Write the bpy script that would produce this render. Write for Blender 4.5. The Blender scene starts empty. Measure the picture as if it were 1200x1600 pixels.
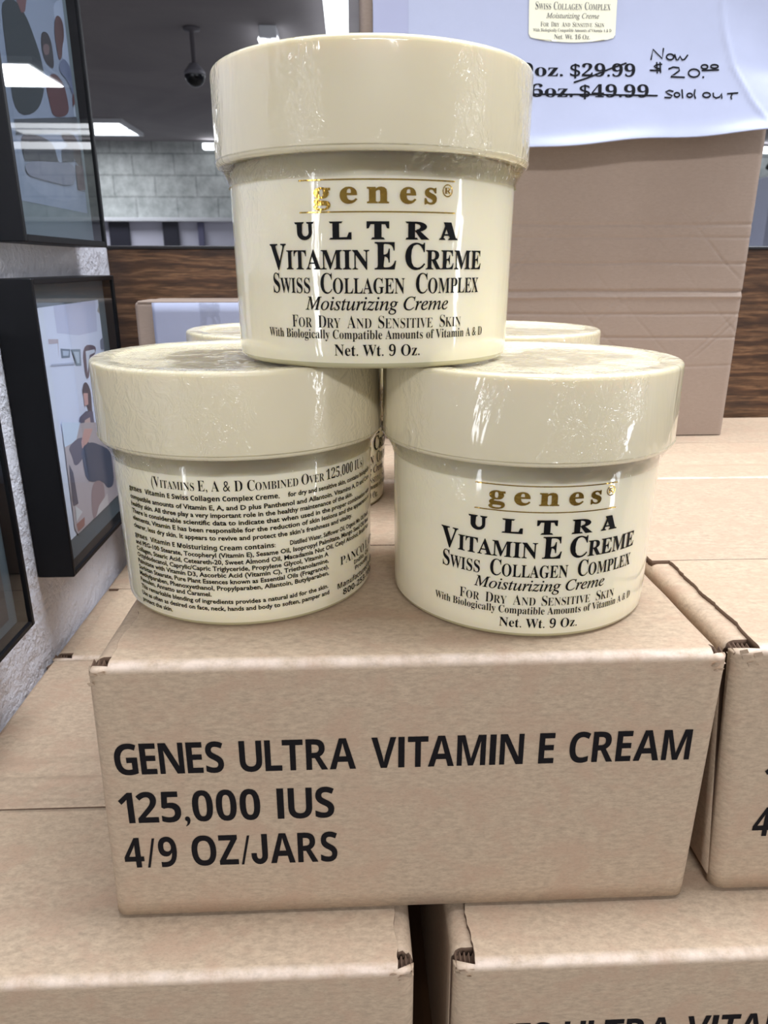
import bpy, bmesh, math, random
from math import sin, cos, pi, radians, sqrt, atan2
from mathutils import Vector, noise, Matrix

random.seed(7)
S = bpy.context.scene
C = S.collection
E = 1.40                                   # eye height above the floor

# ------------------------------------------------------------------ camera
cd = bpy.data.cameras.new('camera')
cam = bpy.data.objects.new('camera', cd)
C.objects.link(cam)
cd.sensor_fit = 'VERTICAL'
cd.sensor_height = 32.0
cd.lens = 1142.0 * 32.0 / 1600.0
cd.clip_start = 0.01
cd.clip_end = 60
cam.location = (0, 0, E)
cam.rotation_euler = (radians(90 - 18.63), 0, radians(-2.433))
cd.dof.use_dof = True
cd.dof.focus_distance = 0.235
cd.dof.aperture_fstop = 34
S.camera = cam

# ------------------------------------------------------------------ light
S.view_settings.view_transform = 'Standard'
S.view_settings.look = 'None'
S.view_settings.gamma = 1
S.view_settings.use_curve_mapping = False
S.view_settings.exposure = 0.0
w = bpy.data.worlds.new('world')
S.world = w
w.use_nodes = True
nt = w.node_tree
for n in list(nt.nodes):
    nt.nodes.remove(n)
bg = nt.nodes.new('ShaderNodeBackground')
wo = nt.nodes.new('ShaderNodeOutputWorld')
bg.inputs[0].default_value = (0.86, 0.90, 1.0, 1)
bg.inputs[1].default_value = 0.40
nt.links.new(bg.outputs[0], wo.inputs[0])
CEIL = E + 1.091


def area(name, loc, rot, sx, sy, power, col=(0.91, 0.94, 1.0)):
    l = bpy.data.lights.new(name, 'AREA')
    l.shape = 'RECTANGLE'
    l.size = sx
    l.size_y = sy
    l.energy = power
    l.color = col
    o = bpy.data.objects.new(name, l)
    o.location = loc
    o.rotation_euler = rot
    C.objects.link(o)
    return o


# fluorescent ceiling fittings of the near room (out of the frame)
area('ceiling_lamp_front', (0.10, -1.80, CEIL - 0.03), (0, 0, 0), 1.0, 0.30, 52, (0.95, 0.95, 0.98))
area('ceiling_lamp_over', (0.48, 0.36, CEIL - 0.03), (0, 0, 0), 1.6, 0.5, 46, (0.87, 0.92, 1.0))
# unseen tall lights added at the sides for streak highlights on the jars
area('added_streak_light_left', (-2.5, -2.1, 1.35), (radians(90), 0, radians(-47)), 0.20, 1.9, 18, (0.90, 0.94, 1.0))
area('added_streak_light_right', (2.9, -0.9, 1.35), (radians(90), 0, radians(69)), 0.20, 1.9, 18, (0.90, 0.94, 1.0))
# the lit panels of the far room
area('far_panel_lamp_right', (2.06, 4.98, CEIL - 0.035), (0, 0, 0), 1.14, 0.54, 42)
area('far_panel_lamp_left', (-2.39, 6.80, CEIL - 0.035), (0, 0, 0), 1.14, 0.58, 10)


# ------------------------------------------------------------------ helpers
def lin(c):
    r = []
    for v in c[:3]:
        v = v / 255.0
        r.append(v / 12.92 if v <= 0.04045 else ((v + 0.055) / 1.055) ** 2.4)
    return (r[0], r[1], r[2], 1)


class NT:
    """small node builder"""
    def __init__(s, name):
        s.m = bpy.data.materials.new(name)
        s.m.use_nodes = True
        s.t = s.m.node_tree
        for n in list(s.t.nodes):
            s.t.nodes.remove(n)
        s.out = s.t.nodes.new('ShaderNodeOutputMaterial')
        s.b = s.t.nodes.new('ShaderNodeBsdfPrincipled')
        s.t.links.new(s.b.outputs[0], s.out.inputs[0])

    def n(s, typ, ins=None, **kw):
        x = s.t.nodes.new('ShaderNode' + typ)
        for k, v in kw.items():
            setattr(x, k, v)
        for k, v in (ins or {}).items():
            s.set(x.inputs[k], v)
        return x

    def set(s, inp, v):
        if hasattr(v, 'is_output'):
            s.t.links.new(v, inp)
        else:
            inp.default_value = v

    def p(s, **kw):
        for k, v in kw.items():
            s.set(s.b.inputs[k.replace('_', ' ')], v)

    def coord(s, scale=(1, 1, 1), rot=(0, 0, 0), loc=(0, 0, 0)):
        tc = s.n('TexCoord')
        mp = s.n('Mapping', {'Scale': scale, 'Rotation': rot, 'Location': loc})
        s.t.links.new(tc.outputs['Object'], mp.inputs[0])
        return mp.outputs[0]

    def noise(s, vec, scale, detail=4, rough=0.55, dist=0.0):
        return s.n('TexNoise', {'Vector': vec, 'Scale': scale, 'Detail': detail, 'Roughness': rough, 'Distortion': dist}).outputs[0]

    def ramp(s, fac, stops):
        r = s.n('ValToRGB', {'Fac': fac})
        e = r.color_ramp.elements
        while len(e) < len(stops):
            e.new(0.5)
        for x, (p_, c_) in zip(e, stops):
            x.position = p_
            x.color = c_ if len(c_) == 4 else (*c_, 1)
        return r.outputs[0]

    def mix(s, fac, a, b, blend='MIX'):
        x = s.n('Mix', data_type='RGBA', blend_type=blend)
        s.set(x.inputs[0], fac)
        s.set(x.inputs[6], a)
        s.set(x.inputs[7], b)
        return x.outputs[2]

    def math(s, op, a, b=0.5, c=None):
        x = s.n('Math', operation=op)
        s.set(x.inputs[0], a)
        s.set(x.inputs[1], b)
        if c is not None:
            s.set(x.inputs[2], c)
        return x.outputs[0]

    def bump(s, h, strength, dist=0.001, normal=None):
        x = s.n('Bump', {'Height': h, 'Strength': strength, 'Distance': dist})
        if normal is not None:
            s.set(x.inputs['Normal'], normal)
        return x.outputs[0]


def plain(name, rgb, rough=0.6, metal=0.0, spec=0.5):
    k = NT(name)
    k.p(Base_Color=lin(rgb), Roughness=rough, Metallic=metal)
    k.b.inputs['Specular IOR Level'].default_value = spec
    return k.m


GREY = lambda v: (v, v, v, 1)


def kraft(name, base=(190, 160, 133), seed=0.0, fibre=0.0, worn_glint=None, amp=1.0):
    """kraft liner board: mottled fibres, pinkish blotches, folds paled by wear and a painted highlight"""
    k = NT(name)
    tc = k.n('TexCoord')
    oi = k.n('ObjectInfo')
    off = k.n('VectorMath', {0: tc.outputs['Object'], 1: (seed, seed * 2, seed * .7)}, operation='ADD').outputs[0]
    mp = k.n('Mapping', {'Vector': off, 'Scale': (0.32, 0.6, 1.0) if not fibre else (1, 1, 1)}).outputs[0]
    fine = k.noise(mp, 2600, 3, 0.6)
    mid = k.noise(mp, 900, 4, 0.62)
    big = k.noise(k.n('Mapping', {'Vector': off, 'Scale': (.7, 1, 1)}).outputs[0], 85, 5, 0.68, 0.3)
    c0 = k.ramp(mid, [(0.30, lin([v * (1 - .10 * amp) for v in base])), (0.52, lin(base)), (0.75, lin([min(255, v * (1 + .07 * amp)) for v in base]))])
    pink = lin((base[0] * .985, base[1] * (1 - .055 * amp), base[2] * (1 - .06 * amp)))
    c1 = k.mix(k.ramp(big, [(0.46, GREY(0)), (0.64, GREY(.8))]), c0, pink)
    c2 = k.mix(k.math('MULTIPLY', k.ramp(fine, [(0.35, GREY(1)), (0.5, GREY(0))]), 0.30 * amp), c1, lin([v * .78 for v in base]))
    if worn_glint:                                   # rubbed paper plus a painted highlight along the front top fold (set to the carton height)
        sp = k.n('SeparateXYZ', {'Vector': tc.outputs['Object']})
        dz = k.math('SUBTRACT', sp.outputs[2], worn_glint - 0.0009)
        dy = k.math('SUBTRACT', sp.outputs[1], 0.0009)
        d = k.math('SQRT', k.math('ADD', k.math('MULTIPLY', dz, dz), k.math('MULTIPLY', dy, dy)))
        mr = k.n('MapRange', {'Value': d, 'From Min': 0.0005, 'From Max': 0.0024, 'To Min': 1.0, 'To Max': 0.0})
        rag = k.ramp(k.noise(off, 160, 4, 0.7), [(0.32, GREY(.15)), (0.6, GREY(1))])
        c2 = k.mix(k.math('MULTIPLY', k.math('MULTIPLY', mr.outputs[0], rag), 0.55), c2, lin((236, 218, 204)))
    k.p(Base_Color=c2, Roughness=0.62)
    k.b.inputs['Specular IOR Level'].default_value = 0.35
    h = k.math('ADD', k.math('MULTIPLY', mid, 0.6), k.math('MULTIPLY', fine, 0.4))
    k.p(Normal=k.bump(h, 0.16, 0.0004))
    return k.m


def add_obj(name, mesh_or_bm, mats, parent=None, loc=None, smooth=False):
    if isinstance(mesh_or_bm, bmesh.types.BMesh):
        me = bpy.data.meshes.new(name)
        mesh_or_bm.to_mesh(me)
        mesh_or_bm.free()
    else:
        me = mesh_or_bm
    if not isinstance(mats, (list, tuple)):
        mats = [mats]
    for m in mats:
        me.materials.append(m)
    if smooth:
        for p in me.polygons:
            p.use_smooth = True
    o = bpy.data.objects.new(name, me)
    C.objects.link(o)
    if parent:
        o.parent = parent
    if loc is not None:
        o.location = loc
    return o


def thing(name, label, cat, loc=(0, 0, 0), rz=0.0, group=None):
    o = bpy.data.objects.new(name, None)
    o.empty_display_size = 0.02
    C.objects.link(o)
    o.location = loc
    o.rotation_euler = (0, 0, rz)
    tag(o, label, cat, group)
    return o


def tag(o, label, cat, group=None):
    o['label'] = label
    o['category'] = cat
    if group:
        o['group'] = group
    return o


def struct(o):
    o['kind'] = 'structure'
    return o


def bx(bm, x0, x1, y0, y1, z0, z1, bevel=0.0, seg=2, mi=0):
    r = bmesh.ops.create_cube(bm, size=1)
    vs = r['verts']
    for v in vs:
        v.co = Vector((x0 + (v.co.x + .5) * (x1 - x0), y0 + (v.co.y + .5) * (y1 - y0), z0 + (v.co.z + .5) * (z1 - z0)))
    fs = set(f for v in vs for f in v.link_faces)
    for f in fs:
        f.material_index = mi
    if bevel > 0:
        es = list(set(e for v in vs for e in v.link_edges))
        bmesh.ops.bevel(bm, geom=es, offset=bevel, segments=seg, affect='EDGES', profile=0.5, material=mi)
    return bm


def box_bm(*a, **k):
    bm = bmesh.new()
    return bx(bm, *a, **k)


def lathe(bm, prof, n=96, mi=0, close_top=False, close_bot=False):
    rings = []
    for r, z in prof:
        rings.append([bm.verts.new((r * cos(2 * pi * i / n), r * sin(2 * pi * i / n), z)) for i in range(n)])
    for a, b in zip(rings, rings[1:]):
        for i in range(n):
            f = bm.faces.new((a[i], a[(i + 1) % n], b[(i + 1) % n], b[i]))
            f.smooth = True
            f.material_index = mi
    if close_top:
        bm.faces.new(rings[-1]).material_index = mi
    if close_bot:
        bm.faces.new(list(reversed(rings[0]))).material_index = mi
    return bm


def grid(bm, P, mi=0, smooth=True):
    """P[i][j] = points"""
    V = [[bm.verts.new(p) for p in row] for row in P]
    for i in range(len(V) - 1):
        for j in range(len(V[0]) - 1):
            f = bm.faces.new((V[i][j], V[i][j + 1], V[i + 1][j + 1], V[i + 1][j]))
            f.smooth = smooth
            f.material_index = mi
    return V


def tube(bm, pts, r, n=8, mi=0):
    rings = []
    for i, p in enumerate(pts):
        p = Vector(p)
        a = Vector(pts[max(i - 1, 0)])
        b = Vector(pts[min(i + 1, len(pts) - 1)])
        t = (b - a).normalized()
        u = t.orthogonal().normalized() if i == 0 else (rings_u - t * rings_u.dot(t)).normalized()
        rings_u = u
        v = t.cross(u)
        rings.append([bm.verts.new(p + u * r * cos(2 * pi * k / n) + v * r * sin(2 * pi * k / n)) for k in range(n)])
    for a, b in zip(rings, rings[1:]):
        for k in range(n):
            f = bm.faces.new((a[k], a[(k + 1) % n], b[(k + 1) % n], b[k]))
            f.smooth = True
            f.material_index = mi
    bm.faces.new(rings[-1]).material_index = mi
    bm.faces.new(list(reversed(rings[0]))).material_index = mi
    return bm


# ------------------------------------------------------------------ lettering
BASES = {'serif': (0x1D400, 0x1D41A, 0x1D7CE), 'italic': (0x1D434, 0x1D44E, None), 'bolditalic': (0x1D468, 0x1D482, None),
         'sansbold': (0x1D5D4, 0x1D5EE, 0x1D7EC), 'sans': (None, None, None)}
_cache = {}


def styled(s, style):
    U, L, D = BASES[style]
    o = ''
    for ch in s:
        if U and 'A' <= ch <= 'Z':
            o += chr(U + ord(ch) - 65)
        elif L and 'a' <= ch <= 'z':
            o += chr(L + ord(ch) - 97)
        elif D and ch.isdigit():
            o += chr(D + ord(ch) - 48)
        else:
            o += ch
    return o


def glyphs(s, style, offset=0.0, res=3):
    """outline of a string: (points, faces, x0, x1), baseline at y = 0, one em = 1"""
    key = (s, style, offset, res)
    if key in _cache:
        return _cache[key]
    cu = bpy.data.curves.new('lettering', 'FONT')
    cu.body = styled(s, style)
    cu.resolution_u = res
    cu.offset = offset
    o = bpy.data.objects.new('lettering', cu)
    C.objects.link(o)
    dg = bpy.context.evaluated_depsgraph_get()
    dg.update()
    me = bpy.data.meshes.new_from_object(o.evaluated_get(dg))
    P = [(v.co.x, v.co.y) for v in me.vertices]
    F = [tuple(p.vertices) for p in me.polygons]
    bpy.data.objects.remove(o)
    bpy.data.curves.remove(cu)
    bpy.data.meshes.remove(me)
    xs = [p[0] for p in P] or [0]
    r = (P, F, min(xs), max(xs))
    _cache[key] = r
    return r


def cap_of(style, offset=0.0):
    P = glyphs('H', style, offset)[0]
    return max(p[1] for p in P) - min(p[1] for p in P)


class Ink:
    """flat lettering gathered from runs, then laid onto a surface"""
    def __init__(s):
        s.P = []
        s.F = []

    def add(s, P, F):
        n = len(s.P)
        s.P += P
        s.F += [tuple(i + n for i in f) for f in F]

    def line(s, runs, x0, x1, base, cap, style='serif', offset=0.0, res=3, fit=True):
        """runs: [(text, relative size, gap before)] or a string; fitted between x0 and x1 with capitals CAP high"""
        if isinstance(runs, str):
            runs = [(runs, 1.0, 0.0)]
        k = cap / cap_of(style, offset)
        pen = 0.0
        Q, G = [], []
        for t, rel, gap in runs:
            P, F, a, b = glyphs(t, style, offset, res)
            pen += gap
            n = len(Q)
            Q += [((p[0] - a) * rel + pen, p[1] * rel) for p in P]
            G += [tuple(i + n for i in f) for f in F]
            pen += (b - a) * rel
        kx = (x1 - x0) / pen if fit else k
        s.add([(x0 + p[0] * kx, base + p[1] * k) for p in Q], G)
        return x0 + pen * kx

    def poly(s, pts):
        s.add(list(pts), [tuple(range(len(pts)))])

    def stroke(s, pts, wd):
        """pen stroke"""
        pts = [Vector(p) for p in pts]
        L, R = [], []
        for i, p in enumerate(pts):
            a = pts[max(i - 1, 0)]
            b = pts[min(i + 1, len(pts) - 1)]
            t = (b - a).normalized()
            nn = Vector((-t.y, t.x)) * wd * .5
            L.append(p + nn)
            R.append(p - nn)
        for i in range(len(pts) - 1):
            s.add([tuple(L[i]), tuple(L[i + 1]), tuple(R[i + 1]), tuple(R[i])], [(0, 3, 2, 1)])
        for p in (pts[0], pts[-1]):
            s.add([(p.x + cos(q * pi / 4) * wd / 2, p.y + sin(q * pi / 4) * wd / 2) for q in range(8)], [tuple(range(8))])

    def ring(s, cx, cy, r0, r1, n=24):
        P = []
        for i in range(n):
            P += [(cx + r0 * cos(2 * pi * i / n), cy + r0 * sin(2 * pi * i / n)), (cx + r1 * cos(2 * pi * i / n), cy + r1 * sin(2 * pi * i / n))]
        s.add(P, [(2 * i, 2 * i + 1, (2 * i + 3) % (2 * n), (2 * i + 2) % (2 * n)) for i in range(n)])

    def bm(s, fn, slice_step=None):
        bm = bmesh.new()
        V = [bm.verts.new((p[0], p[1], 0)) for p in s.P]
        for f in s.F:
            try:
                bm.faces.new([V[i] for i in f])
            except ValueError:
                pass
        if slice_step:
            xs = [p[0] for p in s.P]
            x = math.floor(min(xs) / slice_step) * slice_step
            while x < max(xs):
                bmesh.ops.bisect_plane(bm, geom=bm.verts[:] + bm.edges[:] + bm.faces[:], plane_co=(x, 0, 0), plane_no=(1, 0, 0))
                x += slice_step
        for v in bm.verts:
            v.co = fn(v.co.x, v.co.y)
        return bm


# ------------------------------------------------------------------ levels (relative to the eye, z up; y away from the viewer)
ZA = E - 0.1042            # top of the upper cartons
ZC = E - 0.1944            # top of the lower cartons
BH = ZA - ZC               # carton height
ZB = ZC - BH               # counter top
BW, BD = 0.1822, 0.1762    # carton width, depth

# ------------------------------------------------------------------ setting
k = NT('plaster')
v = k.coord()
h = k.math('ADD', k.noise(v, 95, 5, 0.6), k.math('MULTIPLY', k.noise(v, 320, 3, 0.6), 0.4))
k.p(Base_Color=k.mix(k.noise(v, 40, 3), lin((216, 217, 226)), lin((230, 231, 240))), Roughness=0.42, Normal=k.bump(h, 0.85, 0.0035))
M_plaster = k.m

k = NT('dark_wood')
v = k.coord(scale=(2.6, 1, 16))
wob = k.noise(k.coord(scale=(6, 1, 14)), 2.5, 3, 0.6, 0.6)
g = k.n('TexWave', {'Vector': v, 'Scale': 1.6, 'Distortion': 9.0, 'Detail': 5.0, 'Detail Scale': 1.3, 'Detail Roughness': 0.7}, wave_type='BANDS', bands_direction='Z').outputs['Fac']
pores = k.noise(k.coord(scale=(22, 1, 300)), 2.2, 4, 0.7)
c = k.ramp(g, [(0.0, lin((80, 55, 37))), (0.35, lin((118, 84, 56))), (0.7, lin((140, 104, 73))), (1.0, lin((108, 77, 52)))])
c = k.mix(k.ramp(pores, [(0.40, GREY(.6)), (0.54, GREY(0))]), c, lin((46, 32, 22)))
c = k.mix(k.ramp(wob, [(0.42, GREY(.5)), (0.62, GREY(0))]), c, lin((56, 40, 30)))
k.p(Base_Color=c, Roughness=0.38)
M_wood = k.m

k = NT('ceiling_paint')
v = k.coord()
c = k.mix(k.noise(v, 1.1, 5, 0.6, 0.8), lin((122, 118, 122)), lin((170, 164, 166)))
k.p(Base_Color=c, Roughness=0.8)
M_ceil = k.m

k = NT('painted_block')
tc = k.n('TexCoord')
sp = k.n('SeparateXYZ', {'Vector': tc.outputs['Object']})
cb = k.n('CombineXYZ', {'X': sp.outputs[0], 'Y': sp.outputs[2]})
br = k.n('TexBrick', {'Vector': cb.outputs[0], 'Color1': lin((196, 200, 198)), 'Color2': lin((188, 193, 192)), 'Mortar': lin((128, 132, 132)), 'Scale': 1.0,
                      'Mortar Size': 0.009, 'Mortar Smooth': 0.3, 'Brick Width': 0.385, 'Row Height': 0.187}, offset=0.5)
nz = k.noise(k.coord(), 9, 5, 0.65)
c = k.mix(0.55, br.outputs['Color'], k.ramp(nz, [(.32, lin((138, 146, 144))), (.66, lin((226, 230, 228)))]))
h = k.math('ADD', k.math('MULTIPLY', br.outputs['Fac'], -1.0), k.math('MULTIPLY', nz, 0.8))
k.p(Base_Color=c, Roughness=0.55, Normal=k.bump(h, 0.6, 0.01))
M_block = k.m

M_pale = plain('pale_paint', (206, 206, 222), 0.5)
M_floor = plain('floor_vinyl', (150, 146, 140), 0.4)
M_black = plain('black_lacquer', (9, 10, 14), 0.45, 0, 0.25)
M_dark = plain('dark_laminate', (46, 46, 58), 0.4)
M_white = plain('white_metal', (225, 227, 232), 0.4)
M_trim = plain('black_edge', (26, 22, 24), 0.45)

XW = -0.161                # left wall face
YW = 0.520                 # back wall face
YF = 7.6                   # far wall face
struct(add_obj('floor', box_bm(-5.2, 6.2, -3.6, YF + .2, -0.1, 0), M_floor))
struct(add_obj('ceiling', box_bm(-5.2, 6.2, -3.6, YF + .2, CEIL, CEIL + .1), M_ceil))
bm = box_bm(XW - 0.10, XW, 0.16, YW, 0, CEIL)
struct(add_obj('wall_left', bm, M_plaster))
struct(add_obj('wall_back', box_bm(XW, 3.2, YW, YW + 0.045, 0, E + 0.0102), M_wood))
struct(add_obj('trim_1', box_bm(XW, 3.2, YW - 0.0015, YW + 0.047, E + 0.0102, E + 0.0125, 0.0005, 1), M_trim))
o = add_obj('wall_far', box_bm(-5.2, 6.2, 0, 0.2, -2, CEIL - E - .8), M_block, loc=(0.0, YF, E + 0.80 + 0.003))
# origin sits on a block joint
o.data.transform(Matrix.Translation((1.8367, 0, 0)))
o.location.x -= 1.8367
struct(o)
struct(add_obj('wall_right', box_bm(6.0, 6.2, -0.2, YF, 0, CEIL), M_pale))
struct(add_obj('wall_far_left', box_bm(-5.2, -5.0, -0.2, YF, 0, CEIL), M_pale))
# white ledge along the far wall with pale panelling under it
struct(add_obj('trim_2', box_bm(-5.0, 6.0, YF - 0.16, YF, E + 0.392, E + 0.428, 0.006, 2), M_white))
struct(add_obj('baseboard_far', box_bm(-5.0, 6.0, YF - 0.06, YF, 0, E + 0.392), M_pale))

# counter that carries the cartons
t = thing('counter', 'counter top under the stacked cartons, against the wood panel', 'counter', (0, 0, 0))
add_obj('worktop', box_bm(XW + .001, 1.6, 0.12, YW - 0.003, ZB - 0.03, ZB, 0.002, 2), M_wood, t)
add_obj('cabinet', box_bm(XW + .001, 1.58, 0.15, YW - 0.003, 0.0, ZB - 0.03), M_wood, t)

# ------------------------------------------------------------------ cartons
M_kraft = kraft('kraft_board', (182, 160, 135), 0.0, worn_glint=BH)
M_kraft_side = kraft('kraft_board_side', (180, 158, 134), 3.1)
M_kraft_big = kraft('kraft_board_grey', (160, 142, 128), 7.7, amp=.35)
M_cut = plain('cut_board_edge', (92, 70, 54), 0.9)  # raw cut board, darkened in colour so the flap gaps look shaded
k = NT('printing_ink')
k.p(Base_Color=k.mix(k.noise(k.coord(), 900, 3), lin((12, 10, 13)), lin((28, 25, 27))), Roughness=0.6)
k.b.inputs['Specular IOR Level'].default_value = 0.12
M_ink = k.m


def solid(o, t, rim=None):
    m = o.modifiers.new('board', 'SOLIDIFY')
    m.thickness = t
    m.offset = -1
    if rim is not None:
        m.material_offset_rim = rim
    return o


def panel_with_flap(w, d, h, seam, insL, insR, dips=(), seed=0.0, flip=False, wav=1.0):
    """front board, folded over the top edge into an outer flap that ends at the seam"""
    R = 0.0031
    rows = []                                  # (y, z, blend, is_flap)
    z = 0.0012
    while z < h - 0.009:
        rows.append((0, z, 0))
        z += 0.006
    for z in (h - 0.0085, h - 0.0068, h - 0.0056, h - 0.0048):
        rows.append((0, z, 0))
    for i in range(0, 9):
        a = i / 8 * pi / 2
        rows.append((R - R * cos(a), h - R + R * sin(a), max(0, min(1, (i - 1) / 3))))
    y = R + 0.0012
    while y < seam - 0.0006:
        rows.append((y, h, 1))
        y += 0.0014
    rows.append((seam, h, 1))
    cr = 0.0040
    cols = []
    for i in range(5):
        a = i / 5 * pi / 2
        cols.append(('L', i, cr - cr * cos(a), cr - cr * sin(a)))
    N = 44
    for i in range(N + 1):
        cols.append(('F', i / N, 0, 0))
    for i in range(4, -1, -1):
        a = i / 5 * pi / 2
        cols.append(('R', i, w - cr + cr * cos(a), cr - cr * sin(a)))
    P = []
    for (y, z, b) in rows:
        rag = lambda s: (noise.noise((y * 420, s * 9.1 + seed, 0)) * 0.0006 + noise.noise((y * 90, s * 5.3 + seed, 2)) * 0.0009)
        fl = insL + rag(1)
        fr = w - insR + rag(2)
        row = []
        for (t, u, cx, cy) in cols:
            if t == 'F':
                x0 = cr + u * (w - 2 * cr)
                y0 = 0
                x1 = fl + 0.001 + u * (fr - fl - 0.002)
            elif t == 'L':
                x0, y0, x1 = cx, cy, fl + u * 0.0002
            else:
                x0, y0, x1 = cx, cy, fr - u * 0.0002
            x = x0 + (x1 - x0) * b
            yy = y + y0 * (1 - b)
            zz = z
            if b >= 1:
                n_ = noise.noise((x * 24 + seed, yy * 24, seed))
                zz -= 0.00018 * wav * (0.6 + n_)
                for (dy_, wd, am) in dips:
                    zz += am * math.exp(-((yy - dy_ - 0.0010 * noise.noise((x * 14, dy_ * 50, 0))) / wd) ** 2)
            elif b == 0:
                yy += 0.00006 * wav * noise.noise((x * 20 + seed, z * 20, 3 + seed))
            row.append((w - x, d - yy, zz) if flip else (x, yy, zz))
        P.append(row)
    bm = bmesh.new()
    grid(bm, P)
    bmesh.ops.recalc_face_normals(bm, faces=bm.faces)
    bm.faces.ensure_lookup_table()
    f = bm.faces[len(cols) // 2]
    want = Vector((0, 1 if flip else -1, 0))
    if f.normal.dot(want) < 0:
        bmesh.ops.reverse_faces(bm, faces=bm.faces)
    return bm


def carton_body(w, d, h):
    r = 0.0042
    top = h - 0.0012
    prof = [(0.024, top)]
    def arc(cx, cz, a0, a1):
        for i in range(7):
            a = a0 + (a1 - a0) * i / 6
            prof.append((cx + r * cos(a), cz + r * sin(a)))
    arc(r, top - r, pi / 2, pi)
    arc(r, r, pi, 1.5 * pi)
    arc(w - r, r, 1.5 * pi, 2 * pi)
    arc(w - r, top - r, 0, pi / 2)
    prof.append((w - 0.024, top))
    ys = [0.0034 + (d - 0.0068) * i / 30 for i in range(31)]
    P = []
    for y in ys:
        P.append([(x, max(y, 0.0072 + 0.0012 * noise.noise((x * 900, 1, 7))) if z > h - 0.0075 else y, z - (0.0004 * (1 + noise.noise((y * 60, x * 5, 1))) if z > h - 0.006 else 0)) for x, z in prof])
    bm = bmesh.new()
    grid(bm, P)
    bmesh.ops.recalc_face_normals(bm, faces=bm.faces)
    bm.faces.ensure_lookup_table()
    c = bm.faces[9]
    # outward: the left wall must look to -x
    for f in bm.faces:
        ce = f.calc_center_median()
        if ce.x < 0.001 and abs(ce.z - h / 2) < h * .4:
            if f.normal.x > 0:
                bmesh.ops.reverse_faces(bm, faces=bm.faces)
            break
    return bm


def torn_corner(w, h, side, seed=0):
    """ragged bit of fluted board standing out of a front top corner"""
    rnd = random.Random(seed)
    bm = bmesh.new()
    X = lambda x: x if side == 'L' else w - x
    # fluting between two liners
    n = 22
    A, B = [], []
    for i in range(n):
        x = 0.0006 + 0.0062 * i / (n - 1)
        z = h - 0.0034 + 0.0010 * sin(i * 1.35) - 0.0008 * (i / n)
        A.append((X(x), 0.0012 + rnd.random() * .0005, z))
        B.append((X(x), 0.0058, z + 0.0012))
    grid(bm, [A, B], 1)
    for dz in (-0.0012,):
        A, B = [], []
        for i in range(12):
            x = 0.0002 + 0.0068 * i / 11
            z = h - 0.0028 + dz - 0.0008 * (i / 12)
            A.append((X(x), 0.0016 + rnd.random() * .0012, z - 0.0010 + rnd.uniform(-.0002, .0002)))
            B.append((X(x), 0.0052, z - 0.0004))
        grid(bm, [A, B], 0)
    # curled paper shreds
    for q in range(5):
        x = rnd.uniform(.0004, .0066)
        y = rnd.uniform(-.0004, .0006)
        z = h - rnd.uniform(.0030, .0070)
        s = rnd.uniform(.0010, .0024)
        pts = [(X(x), y, z), (X(x + s), y - .0002, z + s * .4), (X(x + s * .6), y - .0007, z + s * 1.1), (X(x - s * .3), y - .0003, z + s * .8)]
        vs = [bm.verts.new(p) for p in pts]
        bm.faces.new(vs)
    return bm


def print_ink():
    """the three printed lines of a cream carton, in (x, z) of its front face"""
    I = Ink()
    x0, z0 = -0.0751, -0.1944

    def block(words, xa, xb, base, cap):
        """condensed bold capitals set letter by letter"""
        track, space = 0.075, 0.41
        pen, items = 0.0, []
        cu = cap_of('sansbold')
        for wi, wd in enumerate(words):
            if wi:
                pen += space - track
            for ci, ch in enumerate(wd):
                pen += {'TA': -.075, 'LT': -.06, 'RA': -.03, '/J': -.05, 'VI': -.02, 'IN': .03, 'MI': .03, 'IU': .03, 'IT': .01}.get(wd[ci - 1:ci] + ch, 0.0)
                if ch == 'I':
                    P, F, a, b = [(0, 0), (.165, 0), (.165, cu), (0, cu)], [(0, 1, 2, 3)], 0, .165
                elif ch == 'J':
                    n = 10
                    P = [(.46, cu), (.30, cu), (.30, .20)] + [(.225 + .075 * cos(-q * pi / n), .20 + .085 * sin(-q * pi / n)) for q in range(n + 1)] + [(.15, .26), (0, .26), (0, .20)] \
                        + [(.23 - .23 * cos(q * pi / n), .20 - .215 * sin(q * pi / n)) for q in range(1, n + 1)] + [(.46, .20)]
                    F, a, b = [tuple(range(len(P)))], 0, .46
                else:
                    P, F, a, b = glyphs(ch, 'sansbold')
                items.append((P, F, pen - a))
                pen += b - a + track
        pen -= track
        kx, kz = (xb - xa) / pen, cap / cu
        for P, F, sh in items:
            I.add([(xa + (p[0] + sh) * kx, base + p[1] * kz) for p in P], F)
    block(('GENES', 'ULTRA', 'VITAMIN', 'E', 'CREAM'), -0.0703 - x0, 0.0992 - x0, -0.1405 - z0, 0.0106)
    block(('125,000', 'IUS'), -0.0709 - x0, -0.0073 - x0, -0.1578 - z0, 0.0110)
    block(('4/9', 'OZ/JARS'), -0.0713 - x0, -0.0067 - x0, -0.1745 - z0, 0.0112)
    return I


_bm = print_ink().bm(lambda x, z: Vector((x, 0, z)))
PRINT = bpy.data.meshes.new('printed_text')
_bm.to_mesh(PRINT)
_bm.free()
PRINT.materials.append(M_ink)


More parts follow.
